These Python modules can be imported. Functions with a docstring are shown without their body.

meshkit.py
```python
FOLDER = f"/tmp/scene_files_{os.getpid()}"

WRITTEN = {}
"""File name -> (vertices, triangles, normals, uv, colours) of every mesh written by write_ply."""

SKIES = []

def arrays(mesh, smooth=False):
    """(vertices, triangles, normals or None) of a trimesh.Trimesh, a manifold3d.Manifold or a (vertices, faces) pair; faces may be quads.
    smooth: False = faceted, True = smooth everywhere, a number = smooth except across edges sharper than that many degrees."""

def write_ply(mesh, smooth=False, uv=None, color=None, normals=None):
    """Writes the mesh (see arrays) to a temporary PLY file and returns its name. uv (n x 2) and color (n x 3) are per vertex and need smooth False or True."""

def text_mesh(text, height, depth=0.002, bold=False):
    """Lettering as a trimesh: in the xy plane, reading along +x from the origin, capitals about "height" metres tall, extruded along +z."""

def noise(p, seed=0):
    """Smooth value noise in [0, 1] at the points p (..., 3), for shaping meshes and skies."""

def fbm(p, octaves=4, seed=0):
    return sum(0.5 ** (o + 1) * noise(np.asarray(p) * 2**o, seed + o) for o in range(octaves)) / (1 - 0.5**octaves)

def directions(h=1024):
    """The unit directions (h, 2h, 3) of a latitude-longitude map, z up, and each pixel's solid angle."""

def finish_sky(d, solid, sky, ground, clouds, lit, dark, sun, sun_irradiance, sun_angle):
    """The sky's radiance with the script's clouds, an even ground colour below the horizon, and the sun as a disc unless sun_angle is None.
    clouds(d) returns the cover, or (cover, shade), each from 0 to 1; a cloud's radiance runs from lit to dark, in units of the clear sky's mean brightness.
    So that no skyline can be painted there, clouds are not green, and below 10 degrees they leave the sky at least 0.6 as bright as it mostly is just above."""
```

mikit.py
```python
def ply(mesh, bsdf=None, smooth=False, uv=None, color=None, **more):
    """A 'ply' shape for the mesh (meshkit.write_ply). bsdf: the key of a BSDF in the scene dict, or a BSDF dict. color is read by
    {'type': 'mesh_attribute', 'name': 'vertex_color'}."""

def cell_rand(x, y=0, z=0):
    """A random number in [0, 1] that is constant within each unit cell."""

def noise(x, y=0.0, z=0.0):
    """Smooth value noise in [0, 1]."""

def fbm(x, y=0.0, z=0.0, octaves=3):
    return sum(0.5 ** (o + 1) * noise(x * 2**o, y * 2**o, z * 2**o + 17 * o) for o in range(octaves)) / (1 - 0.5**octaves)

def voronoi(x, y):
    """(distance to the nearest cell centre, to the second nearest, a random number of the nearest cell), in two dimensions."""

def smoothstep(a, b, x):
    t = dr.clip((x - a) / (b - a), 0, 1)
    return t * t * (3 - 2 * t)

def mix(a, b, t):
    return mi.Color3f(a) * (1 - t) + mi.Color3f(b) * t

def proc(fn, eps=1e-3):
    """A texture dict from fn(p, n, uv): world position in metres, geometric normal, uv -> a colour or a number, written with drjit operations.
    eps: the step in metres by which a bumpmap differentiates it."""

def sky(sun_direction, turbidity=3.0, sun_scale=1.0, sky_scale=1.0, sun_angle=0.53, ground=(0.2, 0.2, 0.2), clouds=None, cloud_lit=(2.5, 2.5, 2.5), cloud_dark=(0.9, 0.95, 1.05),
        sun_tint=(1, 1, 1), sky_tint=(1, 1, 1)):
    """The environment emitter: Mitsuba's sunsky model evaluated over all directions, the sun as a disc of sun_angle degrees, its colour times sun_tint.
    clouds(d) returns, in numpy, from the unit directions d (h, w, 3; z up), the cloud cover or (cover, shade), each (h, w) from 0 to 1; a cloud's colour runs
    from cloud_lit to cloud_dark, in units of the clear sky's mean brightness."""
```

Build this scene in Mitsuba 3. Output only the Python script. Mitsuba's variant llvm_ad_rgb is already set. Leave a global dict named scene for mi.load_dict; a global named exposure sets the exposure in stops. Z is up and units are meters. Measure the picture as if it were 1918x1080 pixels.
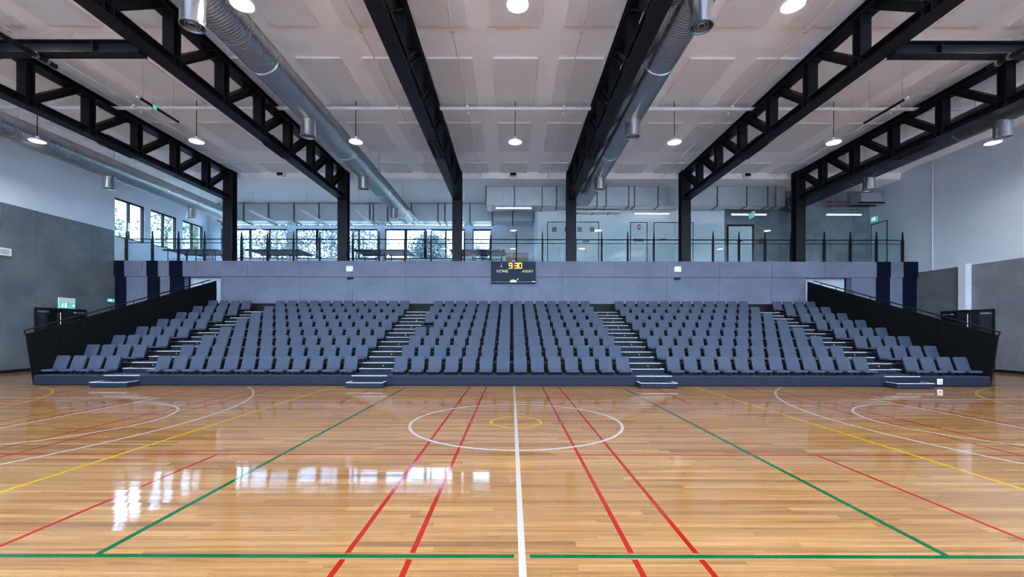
import math, random
import numpy as np
import trimesh
import drjit as dr
import mitsuba as mi
import mikit, meshkit
from mikit import noise, fbm, cell_rand, smoothstep, mix, proc
from shapely.geometry import box as sbox, Polygon, Point

# ------------------------------------------------------------------ camera, sky, exposure
scene, labels = {}, {}
T = mi.ScalarTransform4f
CAM = (-0.075, 0.0, 1.575)
roll = math.radians(0.095)
scene['camera'] = {
    'type': 'perspective', 'fov': 2 * math.degrees(math.atan(959 / 823)), 'fov_axis': 'x',
    'principal_point_offset_x': 0.0004, 'principal_point_offset_y': -0.0722, 'near_clip': 0.05, 'far_clip': 500.0,
    'to_world': T().look_at(origin=CAM, target=(CAM[0], 1.0, CAM[2]), up=(-math.sin(roll), 0, math.cos(roll))),
}
exposure = 3.3
LAMP = 27.0


def cloud_cover(d):
    n = meshkit.fbm(d * np.array([2.2, 2.2, 4.0]), 4, 5)
    return np.clip(0.72 + (n - 0.5) * 1.6, 0, 1)


scene['sky'] = mikit.sky((0.25, -0.75, 0.62), turbidity=4.0, sun_scale=0.0, sky_scale=8.0, clouds=cloud_cover,
                         cloud_lit=(1.1, 1.42, 1.85), cloud_dark=(0.80, 1.02, 1.30), ground=(0.2, 0.2, 0.2), sky_tint=(0.75, 0.95, 1.2))

rng = random.Random(7)
nrg = np.random.default_rng(11)


# ------------------------------------------------------------------ materials
def principled(c, rough=0.5, metal=0.0, spec=0.5, **k):
    b = c if isinstance(c, dict) else {'type': 'rgb', 'value': list(c)}
    return {'type': 'twosided', 'b': {'type': 'principled', 'base_color': b, 'roughness': rough, 'metallic': metal, 'specular': spec, **k}}


def mat(name, d):
    scene[name] = d
    return name


PW = 0.08     # floor board width


def plank_id(p):
    r = dr.floor(p.y / PW)
    length = 1.3 + 1.9 * cell_rand(r, 11)
    off = 7.0 * cell_rand(r, 5)
    u = (p.x + off + 60.0) / length
    k = dr.floor(u)
    return r, k, (u - k) * length, length


def floor_colour(p, n, uv):
    r, k, u, length = plank_id(p)
    t = cell_rand(r, k, 3)
    t2 = cell_rand(r, k, 4)
    c = mix((0.460, 0.246, 0.098), (0.335, 0.160, 0.057), smoothstep(0.0, 0.75, t))
    c = mix(c, (0.225, 0.105, 0.042), smoothstep(0.82, 1.0, t))
    c = mix(c, (0.395, 0.182, 0.068), 0.5 * t2)
    g = fbm(p.x * 1.3 + 13 * t, p.y * 55.0 + 40 * t2, 3.0, 3)
    c = c * (0.60 + 0.80 * g)
    vein = noise(p.x * 2.1 + 31 * t2, p.y * 28.0, 9.0)
    c = mix(c, (0.20, 0.10, 0.05), 0.7 * smoothstep(0.86, 0.98, vein))
    v = p.y / PW - r
    e = dr.minimum(dr.minimum(v, 1 - v) * PW, dr.minimum(u, length - u))
    return c * (0.72 + 0.28 * smoothstep(0.0003, 0.0022, e))


def floor_height(p, n, uv):
    r, k, u, length = plank_id(p)
    t = cell_rand(r, k, 8)
    v = (p.y / PW - r) - 0.5
    return ((t - 0.5) * 0.011 * v * PW + 0.0030 * PW * v * v) + 0.00006 * noise(p.x * 1.1, p.y * 9.0, 2.0)


mat('mat_floor', {'type': 'twosided', 'b': {'type': 'bumpmap', 'h': proc(floor_height, eps=0.002), 'scale': 1.0,
    'b': {'type': 'roughplastic', 'distribution': 'beckmann', 'alpha': 0.005, 'int_ior': 1.37, 'nonlinear': False, 'diffuse_reflectance': proc(floor_colour)}}})


def paint(name, c):
    return mat(name, {'type': 'twosided', 'b': {'type': 'roughplastic', 'distribution': 'beckmann', 'alpha': 0.008, 'int_ior': 1.37, 'diffuse_reflectance': {'type': 'rgb', 'value': list(c)}}})


paint('mat_line_white', (0.51, 0.445, 0.385))
paint('mat_line_red', (0.36, 0.016, 0.009))
paint('mat_line_green', (0.004, 0.105, 0.032))
paint('mat_line_yellow', (0.60, 0.37, 0.010))
mat('mat_socket', principled((0.22, 0.21, 0.2), 0.4, 0.7))

mat('mat_ceiling', principled((0.92, 0.885, 0.885), 0.8, spec=0.2))
mat('mat_ceiling_panel', principled((0.77, 0.735, 0.73), 0.9, spec=0.1))
mat('mat_white_wall', principled((0.58, 0.63, 0.70), 0.75, spec=0.25))
mat('mat_white', principled((0.78, 0.78, 0.79), 0.5))


def concrete(a, b):
    def f(p, n, uv):
        x = p.x + p.y
        m = fbm(x * 1.1, p.z * 1.3, 4.0, 4)
        s = fbm(x * 9.0, p.z * 7.0, 1.0, 2)
        return mix(a, b, smoothstep(0.25, 0.75, m)) * (0.93 + 0.14 * s)
    return f


mat('mat_grey_panel', principled(proc(concrete((0.092, 0.106, 0.122), (0.132, 0.144, 0.158))), 0.55, spec=0.35))
mat('mat_grey_panel_warm', principled(proc(concrete((0.155, 0.158, 0.178), (0.195, 0.197, 0.216))), 0.55, spec=0.35))
mat('mat_fascia', principled(proc(concrete((0.128, 0.142, 0.205), (0.152, 0.165, 0.232))), 0.6, spec=0.3))
mat('mat_concrete_room', principled(proc(concrete((0.15, 0.18, 0.20), (0.22, 0.26, 0.28))), 0.7, spec=0.2))
mat('mat_steel', principled((0.0075, 0.0085, 0.0125), 0.5, spec=0.2))
mat('mat_black', principled((0.007, 0.007, 0.009), 0.6, spec=0.2))
mat('mat_black_matt', principled((0.0035, 0.004, 0.0045), 0.8, spec=0.12))
mat('mat_dark_frame', principled((0.009, 0.011, 0.016), 0.6, spec=0.15))
mat('mat_duct_shaded', principled((0.12, 0.13, 0.14), 0.33, 0.85))  # galvanised metal with the shade on the rightmost duct put into its colour
mat('mat_room_wall', principled((0.72, 0.78, 0.82), 0.75, spec=0.25))
mat('mat_navy_panel', principled((0.0035, 0.006, 0.018), 0.9, spec=0.08))


def galv(p, n, uv):
    m = fbm(p.x * 3 + p.z * 2, p.y * 3, 0.5, 3)
    return mix((0.50, 0.53, 0.56), (0.64, 0.665, 0.69), m)


mat('mat_galv', principled(proc(galv), 0.27, 0.95))
mat('mat_galv_flat', principled(proc(galv), 0.42, 0.85))
mat('mat_duct_joint', principled((0.12, 0.125, 0.13), 0.4, 0.6))
mat('mat_pipe_white', principled((0.72, 0.71, 0.72), 0.4))
mat('mat_pipe_brown', principled((0.16, 0.065, 0.06), 0.45))
mat('mat_chrome', principled((0.6, 0.6, 0.62), 0.25, 1.0))


def fabric(p, n, uv):
    return mix((0.038, 0.050, 0.080), (0.047, 0.061, 0.095), noise(p.x * 90, p.y * 90, p.z * 90))


mat('mat_seat', principled(proc(fabric), 0.7, spec=0.35, sheen=0.4))
mat('mat_seat_shell', principled((0.014, 0.019, 0.034), 0.5, spec=0.3))
mat('mat_seat_bracket', principled((0.007, 0.008, 0.011), 0.5, spec=0.25))


def carpet(p, n, uv):
    return mix((0.022, 0.026, 0.040), (0.032, 0.037, 0.054), noise(p.x * 60, p.y * 60, p.z * 60))


mat('mat_deck', principled(proc(carpet), 0.8, spec=0.2))
mat('mat_plinth', principled((0.0135, 0.017, 0.030), 0.6, spec=0.15))
mat('mat_nosing', principled((0.42, 0.43, 0.45), 0.6))
mat('mat_glass', {'type': 'thindielectric', 'int_ior': 1.5, 'specular_transmittance': {'type': 'rgb', 'value': [0.80, 0.90, 0.91]}})
mat('mat_pane', {'type': 'thindielectric', 'int_ior': 1.5, 'specular_transmittance': {'type': 'rgb', 'value': [0.88, 0.95, 0.97]}})
mat('mat_black_glass', principled((0.006, 0.008, 0.008), 0.06, spec=0.5))
mat('mat_table', principled((0.08, 0.12, 0.20), 0.45))
mat('mat_wood_box', principled((0.11, 0.075, 0.05), 0.5))
mat('mat_door', principled((0.66, 0.72, 0.75), 0.5))
mat('mat_vent', principled((0.16, 0.19, 0.19), 0.5))
mat('mat_red', principled((0.35, 0.02, 0.03), 0.4))
mat('mat_scoreboard', principled((0.014, 0.020, 0.040), 0.6, spec=0.2))
mat('mat_lime', principled((0.42, 0.50, 0.10), 0.5))
mat('mat_pale_lime', principled((0.62, 0.68, 0.36), 0.5))
mat('mat_sign_green', principled((0.02, 0.30, 0.22), 0.4))
mat('mat_leaf', {'type': 'twosided', 'b': {'type': 'diffuse', 'reflectance': {'type': 'rgb', 'value': [0.10, 0.135, 0.095]}}})
mat('mat_leaf_grey', {'type': 'twosided', 'b': {'type': 'diffuse', 'reflectance': {'type': 'rgb', 'value': [0.085, 0.105, 0.11]}}})
mat('mat_bark', principled((0.12, 0.09, 0.07), 0.9))
mat('mat_grass', principled((0.20, 0.21, 0.17), 0.95))
mat('mat_bounce_paving', principled((0.75, 0.745, 0.73), 0.9))  # bright base for the added paving that bounces daylight inside
mat('mat_house', principled((0.62, 0.62, 0.60), 0.8))
mat('mat_roof_tile', principled((0.20, 0.20, 0.21), 0.8))


def emit(c, s):
    return {'type': 'area', 'radiance': {'type': 'rgb', 'value': [float(x * s) for x in c]}}


# ------------------------------------------------------------------ mesh helpers
CUBE_V = np.array([[x, y, z] for x in (0, 1) for y in (0, 1) for z in (0, 1)], float)
CUBE_F = np.array([[0, 1, 3], [0, 3, 2], [4, 6, 7], [4, 7, 5], [0, 4, 5], [0, 5, 1], [2, 3, 7], [2, 7, 6], [0, 2, 6], [0, 6, 4], [1, 5, 7], [1, 7, 3]])


def bx(x0, x1, y0, y1, z0, z1):
    return CUBE_V * [x1 - x0, y1 - y0, z1 - z0] + [x0, y0, z0], CUBE_F


def cat(*ms):
    vs, fs, n = [], [], 0
    for m in ms:
        if isinstance(m, list):
            m = cat(*m)
        if hasattr(m, 'vertices'):
            m = (np.array(m.vertices), np.array(m.faces))
        vs.append(np.asarray(m[0], float)); fs.append(np.asarray(m[1]) + n); n += len(m[0])
    return np.vstack(vs), np.vstack(fs)


def cbox(x0, x1, y0, y1, z0, z1, b=0.006):
    """box with chamfered edges"""
    pts = []
    for x, sx in ((x0, 1), (x1, -1)):
        for y, sy in ((y0, 1), (y1, -1)):
            for z, sz in ((z0, 1), (z1, -1)):
                pts += [(x + sx * b, y + sy * b, z), (x + sx * b, y, z + sz * b), (x, y + sy * b, z + sz * b)]
    h = trimesh.convex.convex_hull(np.array(pts))
    return np.array(h.vertices), np.array(h.faces)


def frame_of(d, up=(0, 0, 1)):
    d = np.asarray(d, float); d = d / np.linalg.norm(d)
    s = np.cross(d, up); s /= np.linalg.norm(s)
    return d, s, np.cross(s, d)


def beam_box(p0, p1, w, h, up=(0, 0, 1), dw=0.0, dh=0.0):
    """box along p0-p1, w across, h in the up direction; dw, dh shift it"""
    p0, p1 = np.asarray(p0, float), np.asarray(p1, float)
    d, s, u = frame_of(p1 - p0, up)
    L = np.linalg.norm(p1 - p0)
    v = CUBE_V - [0, 0.5, 0.5]
    m = p0 + v[:, :1] * L * d + (v[:, 1:2] * w + dw) * s + (v[:, 2:3] * h + dh) * u
    f = CUBE_F
    if np.dot(np.cross(d, s), u) < 0:
        f = f[:, ::-1]
    return m, f


def ibeam(p0, p1, h, w, tf=0.016, tw=0.012, up=(0, 0, 1)):
    return cat(beam_box(p0, p1, w, tf, up, 0, h / 2 - tf / 2), beam_box(p0, p1, w, tf, up, 0, -h / 2 + tf / 2), beam_box(p0, p1, tw, h - 2 * tf, up))


def tube(p0, p1, r, n=12, cap=True):
    p0, p1 = np.asarray(p0, float), np.asarray(p1, float)
    d = p1 - p0
    d, s, u = frame_of(d, (0, 0, 1) if abs(d[2]) < 0.9 * np.linalg.norm(d) else (0, 1, 0))
    a = np.arange(n) * 2 * np.pi / n
    ring = r * (np.cos(a)[:, None] * s + np.sin(a)[:, None] * u)
    v = np.vstack([p0 + ring, p1 + ring, [p0], [p1]])
    i = np.arange(n); j = (i + 1) % n
    f = [np.stack([i, i + n, j + n], 1), np.stack([i, j + n, j], 1)]
    if cap:
        f += [np.stack([i, j, i * 0 + 2 * n], 1), np.stack([j + n, i + n, i * 0 + 2 * n + 1], 1)]
    return v, np.vstack(f)


def lathe(profile, axis0, axis_dir, n=32):
    """profile: (r, t) along axis; open surface of revolution"""
    pr = np.asarray(profile, float)
    d = np.asarray(axis_dir, float)
    d, s, u = frame_of(d, (0, 0, 1) if abs(d[2]) < 0.9 else (0, 1, 0))
    a = np.arange(n) * 2 * np.pi / n
    ring = np.cos(a)[:, None] * s + np.sin(a)[:, None] * u
    v = np.asarray(axis0, float) + pr[:, 1][:, None, None] * d + pr[:, 0][:, None, None] * ring[None]
    i, j = np.meshgrid(np.arange(len(pr) - 1), np.arange(n), indexing='ij')
    k = (j + 1) % n
    q = np.stack([i * n + j, (i + 1) * n + j, (i + 1) * n + k, i * n + k], -1).reshape(-1, 4)
    return v.reshape(-1, 3), np.vstack([q[:, [0, 1, 2]], q[:, [0, 2, 3]]])


def extrude(poly, depth):
    m = trimesh.creation.extrude_polygon(poly, depth, engine='earcut')
    return np.array(m.vertices), np.array(m.faces)


def to_front(m, x, y, z):
    """xy-plane mesh, extruded +z -> stands upright facing -Y with its back at y"""
    v = np.asarray(m[0] if isinstance(m, tuple) else m.vertices, float)
    f = m[1] if isinstance(m, tuple) else np.array(m.faces)
    return np.stack([v[:, 0] + x, y - v[:, 2], v[:, 1] + z], 1), f


used = {}


def numbered(name):
    if name not in used:
        used[name] = 0
        return name
    used[name] += 1
    return f'{name}_{used[name]:03d}'


def tag(key, label=None, category=None, group=None, kind=None):
    d = {k: v for k, v in (('label', label), ('category', category), ('group', group), ('kind', kind)) if v}
    if d:
        labels[key] = d


def thing(name, label=None, category=None, group=None, kind=None):
    key = numbered(name)
    tag(key, label, category, group, kind)
    return key


def put(key, mesh, bsdf, smooth=False, **more):
    scene[key] = mikit.ply(mesh, bsdf, smooth, **more)
    return key


def part(parent, name, mesh, bsdf, smooth=False, label=None, kind=None, **more):
    key = numbered(parent + '__' + name)
    put(key, mesh, bsdf, smooth, **more)
    tag(key, label, kind=kind)
    return key


def solo(name, mesh, bsdf, smooth=False, label=None, category=None, group=None, kind=None, **more):
    key = thing(name, label, category, group, kind)
    put(key, mesh, bsdf, smooth, **more)
    return key


def struct(name, mesh, bsdf, smooth=False, label=None):
    used.setdefault(name, 0)
    put(name, mesh, bsdf, smooth)
    tag(name, label, kind='structure')
    return name


ORD = ['first', 'second', 'third', 'fourth', 'fifth', 'sixth', 'seventh', 'eighth', 'ninth', 'tenth', 'eleventh', 'twelfth', 'thirteenth', 'fourteenth']

# ------------------------------------------------------------------ main dimensions (metres)
XL, XR = -18.28, 18.53          # side walls
YN, YF, YB = -4.5, 20.1, 26.4   # near wall, mezzanine front, mezzanine back wall
ZC, ZM, ZMC = 9.12, 4.725, 8.82   # hall ceiling, mezzanine floor, mezzanine ceiling
TX = [0.034 + 5.25 * (i - 2.5) for i in range(6)]
YC = 7.54                       # court centre

# ------------------------------------------------------------------ floor with boards
def np_rand(x, y=0, z=0):
    M = 0xFFFFFFFF
    x, y, z = (int(math.floor(v)) + 1000000 for v in (x, y, z))
    h = (x * 374761393 + y * 668265263 + z * 2147483647) & M
    h = ((h ^ (h >> 13)) * 1274126177) & M
    return ((h ^ (h >> 16)) & 0xFFFFFF) / 16777215.0


R0, R1 = 32, 52     # board rows built one by one: 2.56 m to 4.16 m in front of the camera
yb0, yb1 = R0 * PW, R1 * PW
XA, XB = -7.5, 7.5
floor_mesh = cat(bx(XL, XR, YN, yb0, -0.2, 0), bx(XL, XR, yb1, YB + 0.2, -0.2, 0), bx(XL, XA, yb0, yb1, -0.2, 0), bx(XB, XR, yb0, yb1, -0.2, 0), bx(XA, XB, yb0, yb1, -0.2, -0.02))
struct('floor', floor_mesh, 'mat_floor', label='glossy timber sports floor with coloured court lines')


def board(x0, x1, y0, y1, zt=0.0, b=0.0008):
    g = 0.00015
    x0, x1, y0, y1 = x0 + g, x1 - g, y0 + g, y1 - g
    v = np.array([[x0, y0, -.02], [x1, y0, -.02], [x1, y1, -.02], [x0, y1, -.02], [x0, y0, zt - b], [x1, y0, zt - b], [x1, y1, zt - b], [x0, y1, zt - b],
                  [x0 + b, y0 + b, zt], [x1 - b, y0 + b, zt], [x1 - b, y1 - b, zt], [x0 + b, y1 - b, zt]])
    f = []
    for a in (0, 4):
        for i in range(4):
            j = (i + 1) % 4
            f += [[a + i, a + j, a + 4 + j], [a + i, a + 4 + j, a + 4 + i]]
    f += [[8, 9, 10], [8, 10, 11]]
    return v, np.array(f)


for r in range(R0, R1):
    length = 1.3 + 1.9 * np_rand(r, 11)
    off = 7.0 * np_rand(r, 5)
    k = math.floor((XA + off + 60.0) / length)
    x = XA
    while x < XB - 1e-6:
        k += 1
        x2 = min(k * length - off - 60.0, XB)
        if x2 - x > 0.01:
            part('floor', 'floor_board', board(x, x2, r * PW, (r + 1) * PW), 'mat_floor')
        x = max(x2, x)

# court lines: thin coats of paint
ZL = {'green': 0.0006, 'red': 0.0008, 'yellow': 0.0010, 'white': 0.0012}


def line(c, x0, x1, y0, y1, label=None):
    z = ZL[c]
    return part('floor', 'court_line', bx(x0, x1, y0, y1, -0.0005, z), 'mat_line_' + c, label=label)


def arc(c, cx, cy, r, w, a0, a1, label=None, ymax=99.0):
    n = max(24, int(abs(a1 - a0) / math.radians(2.0)))
    a = np.linspace(a0, a1, n + 1)
    a = a[(cy + r * np.sin(a)) < ymax]
    ro, ri = r, r - w
    z = ZL[c]
    m = len(a)
    v = np.vstack([np.stack([cx + q * np.cos(a), cy + q * np.sin(a), a * 0 + h], 1) for q, h in ((ri, z), (ro, z), (ri, -0.0005), (ro, -0.0005))])
    i = np.arange(m - 1)
    f = np.vstack([np.stack(x, 1) for x in ((i, i + m, i + m + 1), (i, i + m + 1, i + 1),
                                             (i + m, i + 3 * m, i + 3 * m + 1), (i + m, i + 3 * m + 1, i + m + 1),
                                             (i, i + 1, i + 2 * m + 1), (i, i + 2 * m + 1, i + 2 * m))])
    return part('floor', 'court_line', (v, f), 'mat_line_' + c, label=label)


YS = 12.36    # boards end under the stand
line('white', -0.025, 0.025, 0.04, YS, 'white half-way line')
arc('white', 0, YC, 1.80, 0.05, 0, 2 * math.pi, 'white centre circle')
arc('yellow', 0, YC, 0.45, 0.04, 0, 2 * math.pi, 'small yellow centre circle')
for s in (-1, 1):
    line('green', s * 9.0 if s < 0 else 0.055, -0.055 if s < 0 else s * 9.0, YC - 4.5, YC - 4.455, 'green near side line')
    line('green', min(s * 9.0, s * 0.055), max(s * 9.0, s * 0.055), YC + 4.455, YC + 4.5)
    line('green', s * 2.975 - 0.025, s * 2.975 + 0.025, YC - 4.455, YC + 4.455, 'green attack line')
    line('yellow', s * 5.02 - 0.025, s * 5.02 + 0.025, 0.0, YS, 'yellow third line')
    for x in (0.774, 1.232, 6.376, 6.834, 8.374, 8.832):
        line('red', s * x - 0.02, s * x + 0.02, 0.84, YC - 4.5 - 0.022, None)
        line('red', s * x - 0.02, s * x + 0.02, YC - 4.455 + 0.022, YS, 'red side line')
    for y in (YC - 1.98, YC + 1.98):
        line('red', min(s * 0.754, s * 6.854), max(s * 0.754, s * 6.854), y - 0.02, y + 0.02, 'red service line')
        line('red', min(s * 8.354, s * 14.45), max(s * 8.354, s * 14.45), y - 0.02, y + 0.02, None)
    for x in (3.79, 11.4):
        line('red', s * x - 0.02, s * x + 0.02, 0.84, YC - 4.5 - 0.022)
        line('red', s * x - 0.02, s * x + 0.02, YC - 4.455 + 0.022, YC - 2.0, 'red service centre line')
        line('red', s * x - 0.02, s * x + 0.02, YC + 2.0, YS)
    line('white', s * 8.22 - 0.025, s * 8.22 + 0.025, YC - 2.62, YC + 2.62, 'white free throw line')
    for q in (-1, 1):
        line('white', min(s * 8.2, s * 14.0), max(s * 8.2, s * 14.0), YC + q * 2.6 - 0.025, YC + q * 2.6 + 0.025, 'white key line')
    a0 = 0 if s < 0 else math.pi
    arc('white', s * 8.2, YC, 1.94, 0.05, a0 - math.pi / 2, a0 + math.pi / 2, 'white free throw arc')
    arc('white', s * 12.45, YC, 6.88, 0.05, a0 - 1.45, a0 + 1.45, 'white three point arc', YS)
    arc('yellow', s * 15.25, YC, 5.08, 0.05, a0 - 1.5, a0 + 1.5, 'yellow goal circle', YS)
    for x in (0.774, 6.62, 8.07):
        part('floor', 'post_socket', lathe([(0, 0.0022), (0.055, 0.0022), (0.062, 0.0016), (0.062, -0.002)], (s * x, YC, 0), (0, 0, 1), 20), 'mat_socket', label='round metal post socket')

# ------------------------------------------------------------------ walls, ceiling, mezzanine shell
WIN_L = [(20.16, 21.78), (22.17, 23.87), (24.3, 25.92)]
WIN_B = [(-17.55, -13.55), (-13.05, -8.13), (-7.69, -2.88), (-2.42, -1.28)]
SILL, HEAD = 5.85, 7.64
TR0, TR1 = 7.82, 8.5


def wall_with_holes(u0, u1, z0, z1, holes, make):
    """tile the rectangle around the holes (u0, u1, z0, z1)"""
    us = sorted({u0, u1, *[h[0] for h in holes], *[h[1] for h in holes]})
    out = []
    for a, b in zip(us[:-1], us[1:]):
        hs = sorted((h[2], h[3]) for h in holes if h[0] < (a + b) / 2 < h[1])
        z = z0
        for p, q in hs:
            if p > z:
                out.append(make(a, b, z, p))
            z = q
        if z < z1:
            out.append(make(a, b, z, z1))
    return cat(*out)


struct('wall_left', wall_with_holes(YN - 0.25, YB + 0.25, 0, ZC + 0.3, [(a, b, SILL, HEAD) for a, b in WIN_L], lambda a, b, c, d: bx(XL - 0.25, XL, a, b, c, d)), 'mat_white_wall')
struct('wall_right', bx(XR, XR + 0.25, YN - 0.25, YB + 0.25, 0, ZC + 0.3), 'mat_white_wall')
struct('wall_back', wall_with_holes(XL, XR, 0, ZC + 0.3, [(a, b, SILL, HEAD) for a, b in WIN_B] + [(a, b, TR0, TR1) for a, b in WIN_B], lambda a, b, c, d: bx(a, b, YB, YB + 0.25, c, d)), 'mat_white_wall')
WIN_N = [(-17.0 + 5.0 * i, -12.6 + 5.0 * i) for i in range(7)]
struct('wall_near', wall_with_holes(XL, XR, 0, ZC + 0.3, [(a, b, 2.6, 8.6) for a, b in WIN_N], lambda a, b, c, d: bx(a, b, YN - 0.25, YN, c, d)), 'mat_white_wall')
struct('ceiling', cat(bx(XL, XR, YN, 21.06, ZC, ZC + 0.3), bx(XL, XR, 21.06, YB, ZMC, ZC + 0.3)), 'mat_ceiling', label='white ceiling with rows of acoustic panels')
struct('trim_1', bx(XL, XR, 21.02, 21.10, ZMC - 0.004, ZC), 'mat_ceiling', label='white bulkhead strip over the mezzanine')
struct('wall_mezzanine', cat(bx(XL, XR, YF + 0.02, YB, ZM - 0.72, ZM - 0.02)), 'mat_fascia')
struct('floor_mezzanine', bx(XL, XR, YF + 0.0, YB, ZM - 0.02, ZM), 'mat_concrete_room')
# lower wall behind the seats with two white recesses
struct('wall_lower', cat(bx(-13.42, 13.42, YF + 0.06, YF + 0.4, 0, ZM - 0.72), bx(XL, -15.13, YF + 0.06, YF + 0.4, 0, ZM - 0.72), bx(15.52, XR, YF + 0.06, YF + 0.4, 0, ZM - 0.72)), 'mat_fascia')
struct('wall_recess', cat(bx(-15.13, -13.42, YF + 0.5, YF + 0.7, 0, ZM - 0.72), bx(13.42, 15.52, YF + 0.5, YF + 0.7, 0, ZM - 0.72)), 'mat_white_wall')
# fascia panels
for i in range(16):
    a = 11.83 - 2.4 * (i - 2)
    b = a + 2.4
    a, b = max(a, XL), min(b, XR)
    if b - a > 0.05:
        part('wall_mezzanine', 'fascia_panel', cbox(a + 0.004, b - 0.004, YF, YF + 0.02, ZM - 0.715, ZM - 0.002, 0.003), 'mat_fascia')
for i in range(11):
    a, b = max(-13.42, 11.83 - 2.4 * (i - 0)), min(13.42, 11.83 - 2.4 * (i - 1))
    if b - a > 0.05:
        part('wall_lower', 'wall_panel', cbox(a + 0.003, b - 0.003, YF + 0.045, YF + 0.06, 0.02, ZM - 0.73, 0.003), 'mat_fascia')
# side wall panels
for i in range(17):
    y1 = 20.1 - 1.1 * i
    part('wall_left', 'wall_panel', cbox(XL, XL + 0.03, y1 - 1.1 + 0.004, y1 - 0.004, 0.1, 6.1, 0.003), 'mat_grey_panel')
for i in range(17):
    y1 = 20.1 - 1.1 * i
    part('wall_right', 'wall_panel', cbox(XR - 0.03, XR, y1 - 1.1 + 0.004, y1 - 0.004, 0.1, 4.24, 0.003), 'mat_grey_panel' if y1 > 18.3 else 'mat_grey_panel_warm')
struct('baseboard_left', bx(XL, XL + 0.045, YN, 20.1, 0, 0.11), 'mat_black')
struct('baseboard_right', bx(XR - 0.045, XR, YN, 20.1, 0, 0.11), 'mat_black')


def window(n, bars, panes, label):
    key = f'window_{n}'
    tag(key, label, kind='structure')
    part(key, 'frame', cat(*bars[:4]), 'mat_dark_frame')
    for b in bars[4:]:
        part(key, 'mullion', b, 'mat_dark_frame')
    for p in panes:
        part(key, 'pane', p, 'mat_pane')


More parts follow.
